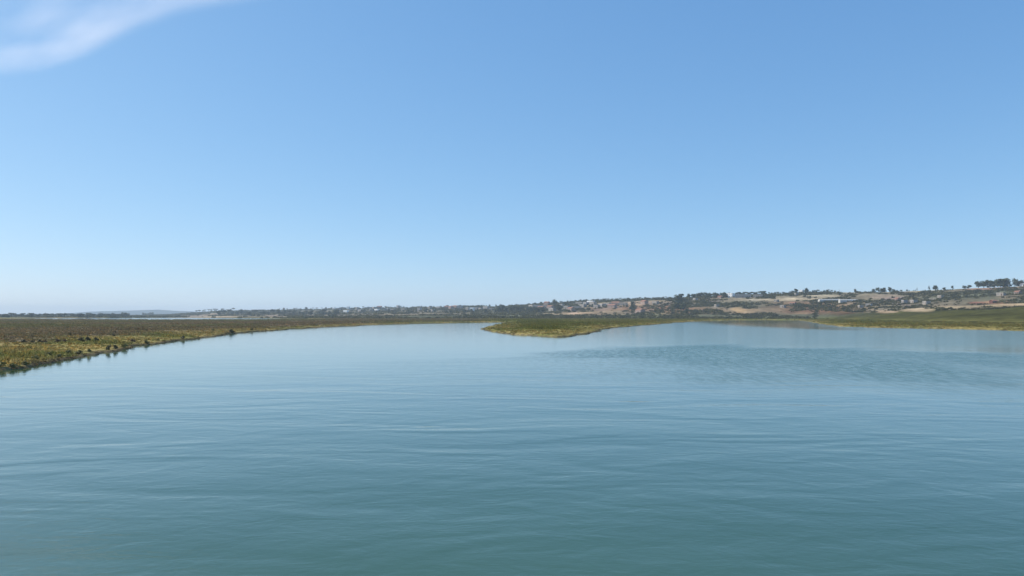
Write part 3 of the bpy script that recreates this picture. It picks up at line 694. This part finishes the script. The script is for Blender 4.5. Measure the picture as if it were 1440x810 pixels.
HL = [(470, 434, 'w'), (477, 437, 'c'), (483, 434, 'c'), (487, 439, 'w'), (490, 435, 'w'), (494, 436.5, 'c'), (502, 436, 'c'), (507, 438, 'g'), (519, 434.5, 'g'), (522, 438, 'c'), (526, 435.5, 'c'),
      (530, 437, 'w'), (534, 434.5, 'p'), (541, 438, 'c'), (546, 435.5, 'g'), (553, 437, 'c'), (560, 433.5, 'g'), (568, 436.5, 'c'), (590, 437.5, 'g'), (604, 436, 'c'), (608, 438.5, 'c'), (617, 434, 'g'),
      (628, 433.5, 'p'), (634, 435.5, 'p'), (640, 433, 'p'), (647, 434, 'g'), (658, 437, 'c'), (664, 438, 'w'), (668, 435.5, 'g'), (676, 436, 'c'), (684, 434, 'g'), (691, 436.5, 'c')]
sty = {'w': ('flat', 'white'), 'c': ('flat', 'cream'), 'g': ('sheet', 'grey'), 'p': ('tile', 'pink')}
txt = {'w': 'white flat roofed', 'c': 'cream flat roofed', 'g': 'grey low', 'p': 'pinkish tile roofed'}
SZ = [(9, 6, 4.2), (11, 7, 6.4), (14, 7, 4.0), (8, 6, 7.0)]
HK = {}
HL.sort()
for px, row, k in HL:
    HK[k] = HK.get(k, -1) + 1; n = sum(q[2] == k for q in HL)
    s = random.choice(SZ); house(px, row, *s, *sty[k], nth(HK[k], n, '%s house in the hazy village left of centre' % txt[k], 'house'), '%s houses of the hazy village' % txt[k])
HK = {}
HM2 = [(748, 432, 'c'), (756, 432.5, 'g'), (761, 435, 'p'), (767, 433, 'c'), (769, 430, 'p'), (774, 434, 'p'), (777, 437, 'c'), (790, 431, 'g'), (797, 434, 'c'), (803, 437, 'p'),
                   (810, 435, 'c'), (815, 428, 'c'), (819, 432, 'c'), (824, 429, 'g'), (831, 426.5, 'w'), (834, 430, 'c'), (839, 433, 'c'), (847, 431, 'g'), (855, 430, 'c'), (861, 433, 'p'), (866, 429, 'p'), (876, 429.5, 'c'), (900, 440, 'p'),
                   (906, 427.5, 'p'), (922, 428, 'c')]
HM2.sort()
for px, row, k in HM2:
    HK[k] = HK.get(k, -1) + 1; n = sum(q[2] == k for q in HM2)
    s = random.choice(SZ[:3]); house(px, row, *s, *sty[k], nth(HK[k], n, '%s house on the middle slope between dark trees' % txt[k], 'house'), '%s houses of the middle slope' % txt[k])
for px, row, k, lab in [(978, 422.5, 'g', 'grey low house under the left part of the long grove'), (1008, 431.5, 'c', 'cream house in the scrub below the long grove'),
        (1013, 419.5, 'p', 'pinkish house just left of the bright white house'), (1092, 425, 'c', 'cream house just below the long dry field'), (1101, 433, 'c', 'cream house low in the scrub below the dry field'),
        (1115, 429, 'p', 'pinkish long house right of the cream ones under the dry field'), (1120, 415.5, 'g', 'grey house under the crest trees by the small white house'),
        (1262, 423.5, 'p', 'pinkish house in the middle of the grey right slope'), (1272, 426, 'g', 'grey house beside the pinkish one on the right slope'), (1285, 426, 'c', 'small pale house low on the right slope'),
        (1303, 428, 'c', 'cream house just above the dry tan strip'), (1323, 419.5, 'c', 'pale house alone among scrub on the right slope'), (1210, 433, 'c', 'cream house under the white greenhouses'),
        (1222, 431, 'g', 'grey house right of the cream one under the greenhouses'), (1408, 416, 'c', 'cream house on the upper right slope'), (1432, 414, 'p', 'pinkish house at the right edge of the slope')]:
    house(px, row, *random.choice([(5.5, 4.5, 2.5), (5, 4, 2.4), (7, 4.5, 2.5)]), *sty[k], lab)

# greenhouses: white plastic tunnels in a row
PLAST = flat_mat('white_plastic_sheet', (.44, .42, .38), .6, .12, .8); STEEL = flat_mat('galvanised_hoops', (.35, .36, .37), .5, .1, 2)
def greenhouse(px, row, length, label, rot):
    x, y, z = place(px, row); wd, ht, n = 6.0, 2.5, 10
    t = bpy.data.objects.new('greenhouse', None); t.location = (x, y, z + .3); t.rotation_euler = (0, 0, rot); put(t, label, 'greenhouse')
    prof = lambda s: [(s * wd / 2 * math.cos(math.pi * i / n), s * ht * math.sin(math.pi * i / n) ** .7) for i in range(n + 1)]
    def skin(V, Fc):
        p = prof(1.0)
        for sx in (-length / 2, length / 2): V.extend([(sx, a, b_) for a, b_ in p])
        for i in range(n): Fc.append((i, i + 1, n + 2 + i, n + 1 + i))
        Fc.append(tuple(range(n + 1))); Fc.append(tuple(range(2 * n + 1, n, -1)))
        box(V, Fc, -length / 2, length / 2, -wd / 2 + .001, wd / 2 - .001, -2.5, -.001)
    put(bpy.data.objects.new('plastic_cover', bmesh_of('greenhouse_cover', skin, PLAST)), parent=t)
    def hoop(V, Fc):
        p, q = prof(1.0), prof(1.03)
        for sx in (-.06, .06): V.extend([(sx, a, b_) for a, b_ in p]); V.extend([(sx, a, b_) for a, b_ in q])
        m = n + 1
        for i in range(n):
            Fc.append((m + i, m + i + 1, 3 * m + i + 1, 3 * m + i)); Fc.append((i, m + i, m + i + 1, i + 1)); Fc.append((2 * m + i, 2 * m + i + 1, 3 * m + i + 1, 3 * m + i))
    hm = bmesh_of('greenhouse_hoop', hoop, STEEL); k = max(3, int(length / 4))
    for i in range(k + 1):
        o = put(bpy.data.objects.new('hoop', hm), parent=t); o.location = (-length / 2 + .1 + (length - .2) * i / k, 0, 0)
greenhouse(1166, 424.0, 26, 'long white plastic greenhouse, left of the two on the slope', .03)
greenhouse(1193, 424.3, 22, 'long white plastic greenhouse, right of the two on the slope', -.02)

# ------------------------------------------------------------------ cirrus: a thin slab of ice cloud at 7 km
def build_cirrus():
    def up(x, y, z):
        a, b_, c = ray(x, y); t = (z - CAMZ) / c; return np.array((a * t, b_ * t))
    p, q = up(0, 104, 7000), up(360, -3, 7000); e1 = (q - p) / np.linalg.norm(q - p)
    ctr = (p + q) / 2; L = np.linalg.norm(q - p)
    V, Fc = [], []; box(V, Fc, -L * 1.6, L * .95, -5200, 900, -250, 250)
    me = bpy.data.meshes.new('cirrus_cloud'); me.from_pydata(V, [], Fc); me.update()
    m = bpy.data.materials.new('ice_cloud'); m.use_nodes = True; t = m.node_tree; t.nodes.clear(); me.materials.append(m)
    out = N(t, 'ShaderNodeOutputMaterial'); pv = N(t, 'ShaderNodeVolumePrincipled'); t.links.new(pv.outputs[0], out.inputs['Volume'])
    pv.inputs['Color'].default_value = (.97, .97, 1, 1); pv.inputs['Anisotropy'].default_value = .3
    tc = N(t, 'ShaderNodeTexCoord'); sx = N(t, 'ShaderNodeSeparateXYZ'); t.links.new(tc.outputs['Object'], sx.inputs[0])
    def noise(sc, det, rot=0):
        mp = N(t, 'ShaderNodeMapping'); mp.inputs['Scale'].default_value = sc; mp.inputs['Rotation'].default_value = (0, 0, rot); t.links.new(tc.outputs['Object'], mp.inputs['Vector'])
        no = N(t, 'ShaderNodeTexNoise'); no.inputs['Scale'].default_value = 1; no.inputs['Detail'].default_value = det; t.links.new(mp.outputs[0], no.inputs['Vector']); return no.outputs['Fac']
    def mth(op, a, c=None, d=None):
        n_ = N(t, 'ShaderNodeMath', operation=op)
        for i, q_ in enumerate((a, c, d)):
            if q_ is None: continue
            if isinstance(q_, (int, float)): n_.inputs[i].default_value = q_
            else: t.links.new(q_, n_.inputs[i])
        return n_.outputs[0]
    def mr(v, a, b_, c, d, smooth=True):
        n_ = N(t, 'ShaderNodeMapRange', interpolation_type='SMOOTHSTEP' if smooth else 'LINEAR'); t.links.new(v, n_.inputs[0])
        for i, q_ in enumerate((a, b_, c, d)): n_.inputs[i + 1].default_value = q_
        return n_.outputs[0]
    # s: distance inside the sharp far edge, warped and gently curved
    warp = mth('MULTIPLY', mth('SUBTRACT', noise((.00022, .0002, 0), 2), .5), 700)
    bow = mth('MULTIPLY', mth('SINE', mth('MULTIPLY', sx.outputs[0], 2 * math.pi / L)), 330)
    s = mth('SUBTRACT', mth('ADD', mth('MULTIPLY', sx.outputs[1], -1), mth('MULTIPLY', bow, -1)), warp)
    rise = mr(s, -120, 380, 0, 1); fall = mr(s, 350, 2600, 1, .22)
    st = mr(noise((.00025, .0011, .0008), 5, .12), .30, .74, .12, 1)
    ends = mth('MULTIPLY', mr(sx.outputs[0], L * .30, L * .75, 1, 0), mr(sx.outputs[0], -L * .95, -L * .05, .38, 1))
    near = mr(sx.outputs[1], -5000, -3200, 0, 1)
    zed = mr(mth('ABSOLUTE', sx.outputs[2]), 60, 240, 1, 0)
    d = mth('MULTIPLY', mth('MULTIPLY', mth('MULTIPLY', rise, fall), mth('MULTIPLY', st, ends)), mth('MULTIPLY', near, zed))
    t.links.new(mth('MULTIPLY', d, 7.5e-4), pv.inputs['Density'])
    m.cycles.volume_step_rate = .15
    o = bpy.data.objects.new('cirrus_cloud', me); o.location = (ctr[0], ctr[1], 7000); o.rotation_euler = (0, 0, math.atan2(e1[1], e1[0]))
    put(o, 'thin white cirrus streak in the upper left of the sky', 'cloud')
build_cirrus()

# ------------------------------------------------------------------ haze
V, Fc = [], []; box(V, Fc, -9000, 9000, -9000, 9000, -4, 92)
hz = bpy.data.meshes.new('haze'); hz.from_pydata(V, [], Fc); hz.update()
hm = bpy.data.materials.new('pale_air'); hm.use_nodes = True; t = hm.node_tree; t.nodes.clear(); hz.materials.append(hm)
out = N(t, 'ShaderNodeOutputMaterial'); pv = N(t, 'ShaderNodeVolumePrincipled'); t.links.new(pv.outputs[0], out.inputs['Volume'])
pv.inputs['Color'].default_value = (.72, .84, .95, 1); pv.inputs['Density'].default_value = 1.35e-4; pv.inputs['Anisotropy'].default_value = .0
put(bpy.data.objects.new('haze', hz), kind='stuff')
